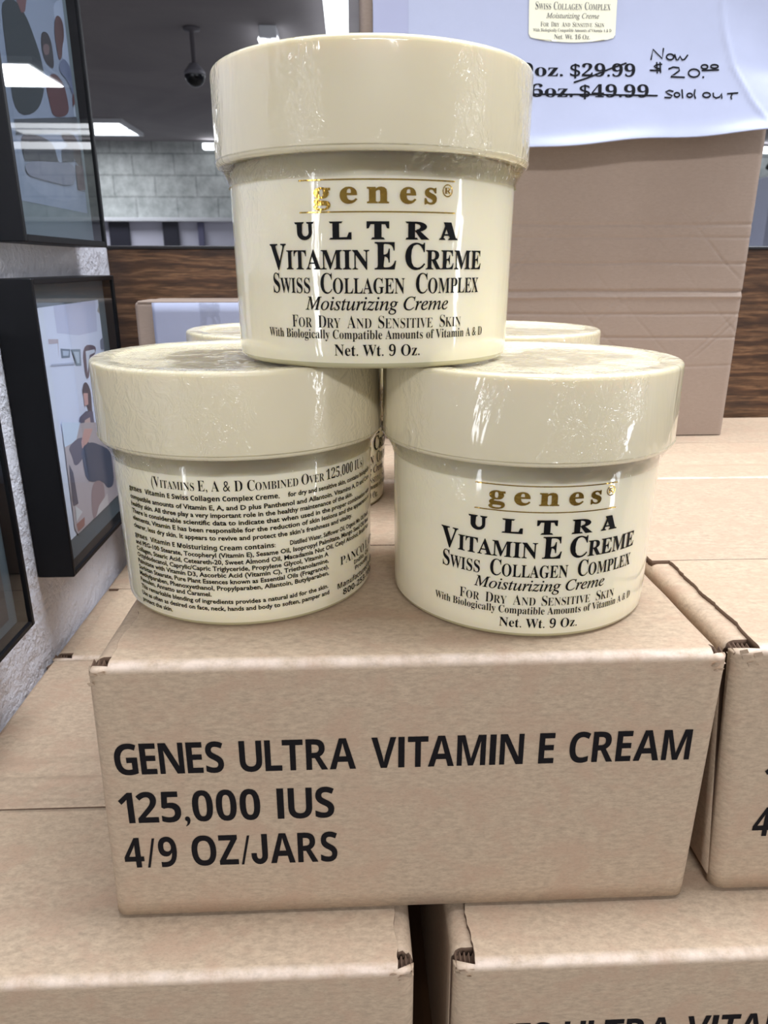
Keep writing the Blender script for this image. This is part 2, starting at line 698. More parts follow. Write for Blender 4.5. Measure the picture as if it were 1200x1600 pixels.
def carton(label, x, y, z, w=BW, d=BD, h=BH, seam=None, ins=(0.0055, 0.0055), bins=(0.004, 0.004), dips=(), printed=None, tears='', seed=0.0, rz=0.0, wav=1.0, lean=0.0, group='kraft cream cartons in the stack'):
    t = thing('shipping_carton', label, 'box', (x, y, z), rz, group)
    seam = d / 2 if seam is None else seam
    solid(add_obj('body', carton_body(w, d, h), [M_kraft_side, M_cut], t), 0.003, 1)
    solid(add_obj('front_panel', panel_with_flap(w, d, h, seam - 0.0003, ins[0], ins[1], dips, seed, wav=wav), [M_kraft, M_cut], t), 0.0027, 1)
    solid(add_obj('back_panel', panel_with_flap(w, d, h, d - seam - 0.0003, bins[1], bins[0], [(d - a, b, c) for a, b, c in dips], seed + 5, True, wav=wav), [M_kraft_side, M_cut], t), 0.0027, 1)
    for i, s in enumerate(tears):
        add_obj('torn_corner', torn_corner(w, h, s, int(seed * 10) + i), [M_kraft_side, M_cut], t)
    if lean:                                   # a carton pushed slightly out of square
        for c in t.children:
            for v_ in c.data.vertices:
                v_.co.x += lean * (1 - v_.co.z / h)
    if printed:
        o = bpy.data.objects.new('printed_text', PRINT)
        C.objects.link(o)
        o.parent = t
        o.location = (printed[0], -0.00016, printed[1])
    return t


carton('kraft carton printed with three full lines of black text, carrying the cream jars', -0.0751, 0.1803, ZC, seam=0.088, ins=(0.0060, 0.0050), bins=(0.005, 0.005), printed=(0, 0), tears='LR', seed=1.3, lean=-0.0018)
carton('kraft carton with a frayed top flap, right of the jar carton', 0.1091, 0.1826, ZC, seam=0.0655, ins=(0.0078, 0.0055), bins=(0.0012, 0.005), printed=(0.0118, 0.0022), tears='L', seed=2.9, lean=0.0062)
carton('blank kraft carton in the lower layer, against the white wall, creased across the top', XW + 0.0006, 0.1590, ZB, w=0.1762, d=0.1845, seam=0.0722, ins=(0.0050, 0.0050),
       dips=((0.088, 0.0012, 0.0005), (0.092, 0.0010, -0.0005), (0.098, 0.0014, 0.0005), (0.104, 0.001, -0.0004), (0.055, 0.001, -0.0002)), tears='R', seed=4.1)
carton('lower kraft carton right of the dark gap, only the tops of its print showing', 0.0275, 0.1595, ZB, d=0.184, seam=0.092, ins=(0.0062, 0.005), printed=(-0.0060, 0.0012), tears='L', seed=5.7)
carton('back kraft carton of the lower layer, a strip of lid along the white wall', XW + 0.0006, 0.3450, ZB, w=0.1790, d=0.172, tears='L', seed=6.2, ins=(0.0105, 0.005))
carton('kraft carton hidden at the back of the lower layer', 0.0600, 0.3450, ZB, d=0.172, seed=7.2)
carton('kraft carton of the back row, seen through the gap between the jars', -0.0530, 0.3588, ZC, d=0.158, seed=8.4, wav=1.5)
carton('wavy-topped kraft carton of the back row, under the right end of the tall carton', 0.1315, 0.3574, ZC, d=0.158, seed=9.6, wav=2.0, dips=((0.030, 0.004, -0.0008), (0.05, 0.002, 0.0004)), ins=(0.003, 0.005))

# tall plain carton behind the jars
BX0, BX1, BY, BTOP = 0.0067, 0.2395, 0.4557, E + 0.262
t = thing('tall_carton', 'tall blank kraft carton with crossing crease lines, standing behind the jars', 'box', (BX0, BY, ZA))
bw, bh = BX1 - BX0, BTOP - ZA
LINES = [(0.0225, 0.0010, 0.45), (0.0155, 0.0008, 0.35), (0.0010, 0.0009, 0.5), (-0.0150, 0.0010, 0.9), (-0.0185, 0.0010, -0.7), (-0.0285, 0.0009, 0.5), (-0.0425, 0.0007, 0.5), (-0.060, 0.0008, 0.2)]
P = []
nz = 560
for i in range(nz + 1):
    z = bh * i / nz
    row = []
    for j in range(281):
        x = bw * j / 280
        y = 0.0
        ze = z + ZA - E
        for zl, wd, am in LINES:
            y += 0.0016 * am * 0.75 * math.exp(-((ze - zl - 0.0008 * noise.noise((x * 20, zl * 90, 0))) / (wd * .8)) ** 2)
        if -0.055 < ze < 0.03:                 # crossing diagonals pressed into the board
            for sx, ph in ((1, 0.02), (-1, 0.035), (1, 0.075), (-1, 0.115)):
                q = (ze * sx * 1.05 + x + ph) % 0.085
                y += 0.00040 * math.exp(-((q - 0.04 - 0.0012 * noise.noise((x * 40, ze * 40, 8))) / 0.0006) ** 2) * max(0.0, 0.7 + noise.noise((x * 30, ze * 30, 6)))
        y -= 0.0006 * noise.noise((x * 9, z * 9, 4))
        e_ = min(x, bw - x)
        if e_ < 0.004:
            y += 0.004 - sqrt(max(0, 0.004 ** 2 - (0.004 - e_) ** 2))
        row.append((x, y, z + 0.0004))
    P.append(row)
bm = bmesh.new()
grid(bm, P)
bmesh.ops.reverse_faces(bm, faces=[f for f in bm.faces if f.normal.y > 0])
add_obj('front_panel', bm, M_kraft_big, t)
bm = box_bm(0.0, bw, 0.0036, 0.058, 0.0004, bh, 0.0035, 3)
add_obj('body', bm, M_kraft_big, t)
bm = bmesh.new()
for s in (0.0018, 0.0030):
    P = [[(bw - 0.0085 + 0.0006 * noise.noise((z * 60, s * 900, 1)) + dx, -0.0002 - (0.0005 if dx else 0), z) for dx in (0, 0.0016)] for z in [bh - 0.175 + 0.002 * q for q in range(11)]]
    grid(bm, P)
    break
add_obj('board_seam', bm, M_cut, t)

# small carton with a white sheet on it, left
t = thing('small_carton', 'narrow kraft carton standing against the wood panel beside the black frame', 'box', (-0.1291, 0.4560, ZC))
sw, sh = 0.0725, E - 0.0205 - ZC
bm = box_bm(0, sw, 0, 0.058, 0.0002, sh, 0.0022, 3)
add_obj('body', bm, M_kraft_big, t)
bm = box_bm(0.002, sw - .002, -0.0001, 0.0290, sh - 0.0008, sh + 0.0006, 0.0004, 1)
add_obj('top_flap', bm, M_kraft_big, t)

# ------------------------------------------------------------------ cream jars
JH, JB, RL, RB = 0.0776, 0.0528, 0.0460, 0.0423


def film_normal(k, amount, seed, dense):
    """crinkles of the shrink film, in the coat only"""
    v = k.coord(scale=(1, 1, 0.30), loc=(seed, seed, seed))
    v2 = k.coord(scale=(1, 1, 0.75), loc=(seed + 3, seed, seed))
    a = k.noise(v, 95, 3, 0.55, 0.5)
    rdg = k.math('ABSOLUTE', k.math('SUBTRACT', k.noise(v2, 170, 3, 0.6, 1.2), 0.5))
    msk = k.ramp(k.noise(k.coord(scale=(1, 1, .25), loc=(seed * 2, 1, 0)), 38, 2, 0.5), [(dense, GREY(0)), (dense + .10, GREY(1))])
    h = k.math('ADD', k.math('MULTIPLY', a, 0.35), k.math('MULTIPLY', k.math('MULTIPLY', rdg, msk), 1.6))
    return k.bump(h, amount, 0.0016)


def ivory(name, rgb, seed, dense, amount=0.55, coat=1.0, sss=0.3):
    k = NT(name)
    n_ = k.noise(k.coord(), 60, 3)
    k.p(Base_Color=k.mix(n_, lin([v * .985 for v in rgb]), lin(rgb)), Roughness=0.42)
    k.b.inputs['Specular IOR Level'].default_value = 0.4
    k.b.subsurface_method = 'RANDOM_WALK'
    k.b.inputs['Subsurface Weight'].default_value = sss
    k.b.inputs['Subsurface Radius'].default_value = (1.0, 0.80, 0.34)
    k.b.inputs['Subsurface Scale'].default_value = 0.006
    k.b.inputs['Coat Weight'].default_value = coat
    k.b.inputs['Coat Roughness'].default_value = 0.07
    k.b.inputs['Coat IOR'].default_value = 1.5
    k.p(Coat_Normal=film_normal(k, amount, seed, dense))
    return k.m


M_lid = ivory('ivory_lid_plastic', (222, 210, 178), 0.3, 0.48, 1.3)
M_body = ivory('cream_jar_plastic', (236, 226, 196), 1.9, 0.60, 0.5, sss=0.55)
k = NT('clear_base_plastic')
k.p(Base_Color=lin((186, 178, 138)), Roughness=0.15)
k.b.inputs['Coat Weight'].default_value = 1
M_base = k.m
k = NT('gold_foil')
k.p(Base_Color=k.mix(k.noise(k.coord(), 260, 2), lin((150, 108, 44)), lin((206, 170, 84))), Metallic=1.0, Roughness=0.16, Normal=k.bump(k.noise(k.coord(), 520, 2), 0.25, 0.0006))
M_gold = k.m
M_label = plain('black_label_ink', (10, 9, 11), 0.5, 0, 0.15)

k = NT('clear_shrink_film')
k.t.nodes.remove(k.b)
tr = k.n('BsdfTransparent', {'Color': (0.97, 0.97, 0.97, 1)})
gl = k.n('BsdfGlossy', {'Color': (1, 1, 1, 1), 'Roughness': 0.08, 'Normal': k.bump(k.noise(k.coord(scale=(1, 1, .5)), 210, 3, 0.6, 1.0), 0.9, 0.002)})
fr = k.n('Fresnel', {'IOR': 1.45})
mx = k.n('MixShader', {0: k.math('MULTIPLY', fr.outputs[0], 1.3)})
k.t.links.new(tr.outputs[0], mx.inputs[1])
k.t.links.new(gl.outputs[0], mx.inputs[2])
k.t.links.new(mx.outputs[0], k.out.inputs[0])
M_film = k.m


def rad(z):
    return 0.0419 + 0.0004 * max(0, min(1, (z - 0.003) / 0.045))


def on_jar(lift):
    def f(a, z):
        r = rad(z) + lift
        t_ = a / RB
        return Vector((r * sin(t_), -r * cos(t_), z))
    return f


D = lambda deg: radians(deg) * RB


def front_label():
    I, G = Ink(), Ink()
    # gold: rules and the lower-case name with the registered mark
    G.poly([(D(-28), .0467), (D(28), .0467), (D(28), .0470), (D(-28), .0470)])
    G.poly([(D(-28), .0392), (D(28.5), .0392), (D(28.5), .0395), (D(-28), .0395)])
    for ch, a, b in (('g', -22.5, -16.2), ('e', -12.9, -6.8), ('n', -3.6, 3.9), ('e', 7.6, 13.4), ('s', 16.4, 21.0)):
        G.line(ch, D(a), D(b), 0.0414, 0.0054, 'serif', 0.012)
    G.ring(D(25.2), .0446, .00125, .00150)
    G.line('R', D(23.9), D(26.6), .0439, .0014, 'serif')
    # ULTRA in wide flared capitals
    def U(x0, x1, polys, z0=0.0328, z1=0.0371):
        for p in polys:
            I.poly([(x0 + px * (x1 - x0), z0 + py * (z1 - z0)) for px, py in p])
    uo = [(.16 + .0, .95), (.16, .36)]
    cu = lambda cx, cy, rx, ry, a0, a1, n=10: [(cx + rx * cos(radians(a0 + (a1 - a0) * i / n)), cy + ry * sin(radians(a0 + (a1 - a0) * i / n))) for i in range(n + 1)]
    U(D(-30.4), D(-22.6), [[(0, 1), (.52, 1), (.46, .90), (.06, .88)], [(.13, .93), (.42, .93), (.40, .40), (.14, .36)],
                           [(.62, 1), (1, 1), (.95, .88), (.66, .90)], [(.72, .93), (.90, .93), (.90, .40), (.74, .36)]]
      + [[a, b, c, d] for a, b, c, d in zip(cu(.52, .40, .38, .42, 180, 360), cu(.52, .40, .38, .42, 180, 360)[1:], cu(.57, .44, .17, .24, 180, 360)[1:], cu(.57, .44, .17, .24, 180, 360))])
    U(D(-17), D(-9), [[(.0, 1), (.62, 1), (.56, .90), (.06, .90)], [(.16, .95), (.46, .95), (.46, .05), (.16, .05)], [(.0, 0), (1, 0), (1, .40), (.88, .40), (.80, .14), (.06, .10)]])
    U(D(-3.8), D(4.0), [[(.0, 1), (1, 1), (1, .60), (.90, .62), (.82, .84), (.18, .84), (.10, .62), (0, .60)], [(.34, .9), (.66, .9), (.66, .06), (.34, .06)], [(.18, 0), (.82, 0), (.74, .12), (.26, .12)]])
    U(D(9.6), D(18.4), [[(.0, 1), (.5, 1), (.5, .88), (.06, .90)], [(.12, .95), (.40, .95), (.40, .05), (.12, .05)], [(0, 0), (.54, 0), (.48, .11), (.06, .11)],
                        [(.38, .52), (.58, .52), (1.0, .02), (1.0, 0), (.66, 0)]]
      + [[a, b, c, d] for a, b, c, d in zip(cu(.46, .72, .44, .28, -90, 90), cu(.46, .72, .44, .28, -90, 90)[1:], cu(.46, .72, .16, .15, -90, 90)[1:], cu(.46, .72, .16, .15, -90, 90))])
    U(D(22.2), D(30.2), [[(.22, 1), (.62, 1), (.90, .06), (.58, .06)], [(.34, .95), (.44, .86), (.22, .06), (.08, .06)], [(.18, .34), (.7, .34), (.7, .24), (.16, .24)],
                         [(0, 0), (.34, 0), (.28, .11), (.05, .11)], [(.46, 0), (1, 0), (.95, .11), (.52, .11)]])
    sc = .74
    I.line([('V', 1, 0), ('ITAMIN', sc, .0), ('E', 1.04, .16), ('C', 1, .28), ('REME', sc, .02)], D(-42.4), D(42.3), .0256, .0064, 'serif', 0.006)
    sc = .76
    I.line([('S', 1, 0), ('WISS', sc, .03), ('C', 1, .58), ('OLLAGEN', sc, .03), ('C', 1, .58), ('OMPLEX', sc, .03)], D(-41.4), D(41.4), .0196, .0050, 'serif', 0.0)
    I.line('Moisturizing Creme', D(-27), D(26.8), .0154, .0034, 'italic', 0.008)
    I.line([('F', 1, 0), ('OR', .8, .05), ('D', 1, .5), ('RY', .8, .05), ('A', 1, .5), ('ND', .8, .05), ('S', 1, .5), ('ENSITIVE', .8, .05), ('S', 1, .6), ('KIN', .8, .05)], D(-33), D(33), .0108, .0031, 'serif', -0.010)
    I.line('With Biologically Compatible Amounts of Vitamin A & D', D(-45), D(45), .0080, .0023, 'serif', -0.004)
    I.line('Net. Wt. 9 Oz.', D(-16), D(15.6), .0036, .0029, 'serif', -0.003)
    return I, G


BACK = [
    (.0404, 'genes|Vitamin E Swiss Collagen Complex Creme,|for dry and sensitive skin, contains biologically', 77),
    (.0377, 'compatible amounts of Vitamin E, A, and D plus Panthenol and Allantoin. Vitamins A, D and C are', 77),
    (.0354, 'healthy skin. All three play a very important role in the healthy maintenance of the skin.', 58),
    (.0331, 'There is considerable scientific data to indicate that when used in the proper combination with', 77),
    (.0308, 'elements, Vitamin E has been responsible for the reduction of skin lesions and the appearance of', 77),
    (.0284, 'clearer, less dry skin. It appears to revive and protect the skin\u2019s freshness and vitality.', 57.5),
    (.0253, 'genes|Vitamin E Moisturizing Cream contains:|Distilled Water, Safflower Oil, Organic Min. Oil, Stearic', 76),
    (.0230, 'and PEG-100 Stearate, Tocopheryl (Vitamin E), Sesame Oil, Isopropyl Palmitate, Mango Seed Oil, Bees', 76),
    (.0208, 'Collagen, Stearic Acid, Ceteareth-20, Sweet Almond Oil, Macadamia Nut Oil, Cetyl Alcohol, Brazil Nut', 76),
    (.0187, 'Octyldodecanol, Caprylic/Capric Triglyceride, Propylene Glycol, Vitamin A', 42),
    (.0166, 'Palmitate with Vitamin D3, Ascorbic Acid (Vitamin C), Triethanolamine,', 42),
    (.0145, 'Sorbitan Stearate, Pure Plant Essences known as Essential Oils (Fragrance),', 42),
    (.0124, 'Methylparaben, Phenoxyethanol, Propylparaben, Allantoin, Butylparaben,', 42),
    (.0103, 'Pemulen, Annatto and Caramel.', -9),
    (.0080, 'This remarkable blending of ingredients provides a natural aid for the skin.', 41.5),
    (.0057, 'Use as often as desired on face, neck, hands and body to soften, pamper and', 42),
    (.0034, 'protect the skin.', -28),
]


def back_label():
    I = Ink()
    I.line([('(V', 1, 0), ('ITAMINS', .75, .03), ('E, A & D C', 1, .3), ('OMBINED', .75, .03), ('O', 1, .3), ('VER', .75, .03), ('125,000 IUs)', 1, .25)], D(-32), D(68.5), .0433, .0031, 'serif', -0.008)
    for z, s, end in BACK:
        cap = .00150
        if '|' in s:
            a, b, c = s.split('|')
            I.line(a, D(-47.5), D(-38.5), z, cap * 1.15, 'serif', 0.012, 2)
            I.line(b, D(-36.5), D(20.5 if 'Swiss' in b else 18), z, cap, 'sansbold', 0.012, 2)
            I.line(c, D(24), D(end), z, cap, 'sans', 0.028, 2)
        else:
            I.line(s, D(-47.5), D(end), z, cap, 'sans', 0.028, 2)
    I.line('PANCO LABS', D(49), D(86), .0138, .0028, 'serif', -0.01)
    I.line('Indio, CA', D(59), D(76), .0116, .0015, 'sansbold', 0, 2)
    I.line('Proudly', D(60), D(75), .0094, .0015, 'sansbold', 0, 2)
    I.line('Manufactured in USA', D(47), D(88), .0060, .0019, 'sansbold', 0, 2)
    I.line('800-253-1000', D(50.5), D(84), .0031, .0021, 'sansbold', 0, 2)
    return I


def mesh_of(name, bm, mats):
    me = bpy.data.meshes.new(name)
    bm.to_mesh(me)
    bm.free()
    for m in mats:
        me.materials.append(m)
    return me


_I, _G = front_label()
ME_front = mesh_of('label_print', _I.bm(on_jar(0.00016), 0.0016), [M_label])
ME_gold = mesh_of('foil_print', _G.bm(on_jar(0.00018), 0.0012), [M_gold])
ME_back = mesh_of('label_print', back_label().bm(on_jar(0.00016), 0.0022), [M_label])
bm = bmesh.new()
lathe(bm, [(.0385, .0009), (.0392, 0.0), (.0405, 0.0001), (.0412, .0004), (.0416, .0010), (.0418, .0016)], 128, 1)
lathe(bm, [(.0418, .0016), (.0419, .0045), (rad(.02), .02), (rad(.035), .035), (.0423, .048), (.0421, .0515), (.0410, .0530), (.0410, .0560)], 128, 0)
bmesh.ops.remove_doubles(bm, verts=bm.verts[:], dist=1e-6)
lathe(bm, [(.0004, .0009), (.0385, .0009)], 128, 1)
ME_jar = mesh_of('jar_body', bm, [M_body, M_base])
bm = bmesh.new()
lathe(bm, [(.0412, .0545), (.0424, .0530), (.0448, .05285), (.0455, .0531), (.0459, .0537), (.0460, .0546), (.0460, .0760), (.0459, .0767), (.0456, .0772), (.0451, .0775), (.0443, .0776),
           (.0405, .0776), (.0396, .0774), (.0391, .0769), (.0386, .0767), (.0370, .0767), (.0010, .0768)], 128, 0, close_top=True)
ME_lid = mesh_of('lid', bm, [M_lid])
bm = bmesh.new()
P = []
for i in range(6):
    u = i / 5
    z = .0545 - .0068 * u
    P.append([((.0460 * (1 - u) ** 1.6 + .0425 * (1 - (1 - u) ** 1.6) + .00022 + .0004 * noise.noise((cos(a) * 7, sin(a) * 7, u * 1.5)) * sin(pi * u)) * cos(a),
               (.0460 * (1 - u) ** 1.6 + .0425 * (1 - (1 - u) ** 1.6) + .00022 + .0004 * noise.noise((cos(a) * 7, sin(a) * 7, u * 1.5)) * sin(pi * u)) * sin(a), z)
              for a in [2 * pi * q / 160 for q in range(161)]])
grid(bm, P)
bmesh.ops.remove_doubles(bm, verts=bm.verts[:], dist=1e-6)
bmesh.ops.recalc_face_normals(bm, faces=bm.faces)
ME_film = mesh_of('shrink_film', bm, [M_film])


def jar(label, x, y, z, rz, front=True, lid_turn=0.0):
    t = thing('cream_jar', label, 'jar', (x, y, z), radians(rz), 'ivory jars of face cream')
    for nm, me in (('jar_body', ME_jar), ('lid', ME_lid), ('shrink_film', ME_film), ('label_print', ME_front if front else ME_back)) + ((('foil_print', ME_gold),) if front else ()):
        o = bpy.data.objects.new(nm, me)
        C.objects.link(o)
        o.parent = t
        if nm in ('lid', 'shrink_film'):
            o.rotation_euler.z = radians(lid_turn - rz)
        if nm == 'foil_print':
            o['label'] = 'gold foil name between two gold rules'
        if nm == 'shrink_film':
            o['label'] = 'clear shrink film'
    return t


jar('ivory cream jar balanced on the lids of the two front jars', 0.0068, 0.2404, ZA + JH + 0.0001, 0.0, lid_turn=20)
jar('ivory cream jar with dense ingredient text facing out, standing on the text-printed carton', -0.0365, 0.2429, ZA, 0.0, False, 150)
jar('ivory cream jar with gold and black title, standing on the carton beside the ingredient-text jar', 0.0555, 0.2319, ZA, -2.6, lid_turn=262)
jar('ivory cream jar mostly hidden behind the ingredient-text jar', -0.0275, 0.3400, ZA, 50, lid_turn=60)
jar('ivory cream jar of which only a strip of lid shows, by the tall carton', 0.0660, 0.3410, ZA, 15, lid_turn=190)

# ------------------------------------------------------------------ price sign on the tall carton
k = NT('sign_paper')
k.p(Base_Color=k.mix(k.noise(k.coord(), 70, 4), lin((160, 165, 188)), lin((166, 171, 194))), Roughness=0.5, Normal=k.bump(k.noise(k.coord(), 45, 3), 0.15, 0.002))
M_paper = k.m
M_margin = plain('sleeve_margin', (150, 153, 180), 0.4)
M_marker = plain('black_marker', (12, 12, 17), 0.6, 0, 0.1)
M_grey_ink = plain('grey_print', (88, 86, 84), 0.6)
M_pic = plain('printed_cream_colour', (226, 222, 196), 0.5)

SX0, SX1, STOP = 0.0132, 0.2440, 0.246


def sbot(x):
    return 0.0606 + (x - 0.098) / (0.229 - 0.098) * 0.0094 + 0.0006 * sin(x * 90)


def crease(z):
    """x of the curled line along the right margin"""
    pts = [(0.0735, 0.2300), (0.0850, 0.2200), (0.1030, 0.2085), (0.1200, 0.2030), (0.1340, 0.2005), (0.30, 0.198)]
    if z <= pts[0][0]:
        return pts[0][1] + (pts[0][0] - z) * 1.2
    for (z0, x0), (z1, x1) in zip(pts, pts[1:]):
        if z <= z1:
            return x0 + (x1 - x0) * (z - z0) / (z1 - z0)
    return pts[-1][1]


def sign_y(x, z):
    b = sbot(x)
    t_ = max(0.0, (0.165 - z) / (0.165 - b))
    y = BY - 0.0022 - 0.0175 * t_ ** 1.7
    y -= 0.0022 * math.exp(-((z - b) / 0.004) ** 2) * (0.6 + 0.4 * sin(x * 60))
    dx = x - crease(z)
    y -= 0.0008 * math.exp(-(dx / 0.0011) ** 2)
    if dx > 0:
        y += min(0.010, 0.16 * dx) * min(1.0, max(0.0, (z - 0.070) / 0.03)) * min(1, t_ * 1.4)
    return min(y, BY - 0.0016)


t = thing('price_sign', 'white price sign in a clear sleeve, hung on the tall carton', 'sign', (0, 0, E))
P = []
for i in range(120):
    row = []
    for j in range(150):
        x = SX0 + (SX1 - SX0) * j / 149
        z = sbot(x) + (STOP - sbot(x)) * (i / 119) ** 1.25
        row.append((x, sign_y(x, z), z))
    P.append(row)
bm = bmesh.new()
grid(bm, P)
bmesh.ops.recalc_face_normals(bm, faces=bm.faces)
bm.faces.ensure_lookup_table()
if bm.faces[200].normal.y > 0:
    bmesh.ops.reverse_faces(bm, faces=bm.faces)
solid(add_obj('paper', bm, M_paper, t), 0.0005)
on_sign = lambda lift: (lambda x, z: Vector((x, sign_y(x, z) - lift, z)))
bm = bmesh.new()
P = []
for i in range(60):
    P.append([on_sign(0.0003)(x, sbot(x) + 0.0006 + (STOP - 0.001 - sbot(x)) * i / 59) for x in (SX0 + .0003, SX0 + .008, SX0 + .0175, SX0 + .0190)])
grid(bm, P)
add_obj('sleeve_margin', bm, M_margin, t)
# printed picture of the jar
bm = bmesh.new()
cx_, hw = 0.1200, 0.0238
jz = [(z, hw * s) for z, s in ((.1136, .55), (.1138, .80), (.1146, .94), (.1162, .985), (.1290, .992), (.150, 1.0), (.1655, 1.0), (.1656, 1.10), (.1840, 1.10), (.1850, 1.05), (.1858, .8))]
P = []
for z, hx in jz:
    P.append([on_sign(0.00028)(cx_ + hx * q / 12, z - (0.0 if z > .12 else 0.0) + 0.0018 * (1 - sqrt(max(0, 1 - (q / 12.5) ** 2))) * (1 if z < .12 or z > .16 else 0)) for q in range(-12, 13)])
grid(bm, P)
add_obj('jar_picture', bm, M_pic, t)
I = Ink()
cl = lambda half: (cx_ - half, cx_ + half)
I.line([('S', 1, 0), ('WISS', .76, .03), ('C', 1, .40), ('OLLAGEN', .76, .03), ('C', 1, .40), ('OMPLEX', .76, .03)], *cl(.0202), .1293, .0036, 'serif', -0.004)
I.line('Moisturizing Creme', *cl(.0143), .1252, .0025, 'italic', 0.008)
I.line([('F', 1, 0), ('OR', .8, .05), ('D', 1, .5), ('RY', .8, .05), ('A', 1, .5), ('ND', .8, .05), ('S', 1, .5), ('ENSITIVE', .8, .05), ('S', 1, .6), ('KIN', .8, .05)], *cl(.0172), .1211, .0023, 'serif', -0.004)
I.line('With Biologically Compatible Amounts of Vitamin A & D', *cl(.0212), .1187, .0015, 'serif', -0.004)
I.line('Net. Wt. 16 Oz.', *cl(.0097), .1152, .0022, 'serif', 0)
I.line([('V', 1, 0), ('ITAMIN', .74, .0), ('E', 1.04, .16), ('C', 1, .28), ('REME', .74, .02)], *cl(.0205), .1345, .0046, 'serif', 0)
I.line([('U', 1, 0), ('L', 1, .5), ('T', 1, .5), ('R', 1, .5), ('A', 1, .5)], *cl(.0155), .1402, .0033, 'serif', 0.02)
add_obj('picture_lettering', I.bm(on_sign(0.00042)), M_grey_ink, t)
I = Ink()
I.line('9oz.', 0.0925, 0.1157, 0.0970, 0.0062, 'serif', 0.004)
I.line('$29.99', 0.1195, 0.1550, 0.0970, 0.0062, 'serif', 0.004)
I.line('16oz.', 0.0900, 0.1212, 0.0866, 0.0062, 'serif', 0.002)
I.line('$49.99', 0.1248, 0.1626, 0.0866, 0.0062, 'serif', 0.002)
add_obj('printed_prices', I.bm(on_sign(0.00016), 0.004), M_marker, t)
I = Ink()
H = lambda pts: [(0.0955 + X * 0.0001136, 0.1355 - Y * 0.0001008) for X, Y in pts]
ell = lambda cx, cy, rx, ry: [(cx + rx * cos(q * pi / 8), cy + ry * sin(q * pi / 8)) for q in range(17)]
pen = 0.00085
for s in [
    [(598, 297), (606, 247), (652, 292), (656, 243)], ell(690, 283, 18, 14), [(712, 272), (720, 296), (728, 298), (738, 279), (748, 297), (760, 294), (774, 274)],
    [(650, 320), (626, 322), (614, 330), (624, 338), (644, 343), (640, 351), (596, 350)], [(626, 312), (630, 362)], [(642, 312), (646, 360)],
    [(686, 342), (706, 333), (734, 336), (737, 350), (714, 368), (695, 381), (762, 383)], ell(808, 362, 27, 20), [(852, 381), (855, 382)],
    ell(858, 330, 16, 10), ell(906, 328, 18, 9), [(848, 348), (926, 345)],
    [(708, 454), (690, 449), (673, 457), (686, 467), (706, 476), (696, 486), (670, 485)], ell(728, 471, 13, 11), [(752, 446), (756, 486)], ell(790, 473, 13, 10), [(815, 446), (812, 470), (818, 487)],
    ell(872, 471, 18, 12), [(904, 462), (905, 478), (918, 486), (936, 480), (944, 462), (946, 486)], [(974, 464), (1022, 460)], [(996, 463), (990, 480), (993, 490)],
    [(232, 412), (290, 392), (400, 345), (440, 330), (478, 316)], [(35, 473), (300, 472), (632, 476)],
]:
    pts = H(s)
    # a few extra points so that the stroke follows the curled sheet
    I.stroke(pts, pen)
add_obj('handwriting', I.bm(on_sign(0.00020), 0.003), M_marker, t)

# white sheet on the small carton
P = []
for i in range(20):
    P.append([(x, 0.4552 - 0.0004 * (1 + noise.noise((x * 30, i * .2, 0))), z) for x in [-0.1183 + (0.0590 * j / 30) for j in range(31)] for z in [E - 0.0208 - 0.110 * i / 19]])
bm = bmesh.new()
grid(bm, P)
bmesh.ops.reverse_faces(bm, faces=[f for f in bm.faces if f.normal.y > 0])
t = thing('paper_sheet', 'blank white sheet taped to the front of the narrow carton', 'paper', (0, 0, 0))
solid(add_obj('sheet', bm, M_paper, t), 0.0003)
P = []
for i in range(10):
    P.append([(x, 0.4545 - 0.0004 * noise.noise((x * 300, i, 3)), E - 0.0207 - 0.022 * i / 9) for x in [-0.0905 + 0.012 * j / 8 for j in range(9)]])
bm = bmesh.new()
grid(bm, P)
bmesh.ops.reverse_faces(bm, faces=[f for f in bm.faces if f.normal.y > 0])
add_obj('tape_strip', bm, M_film, t)

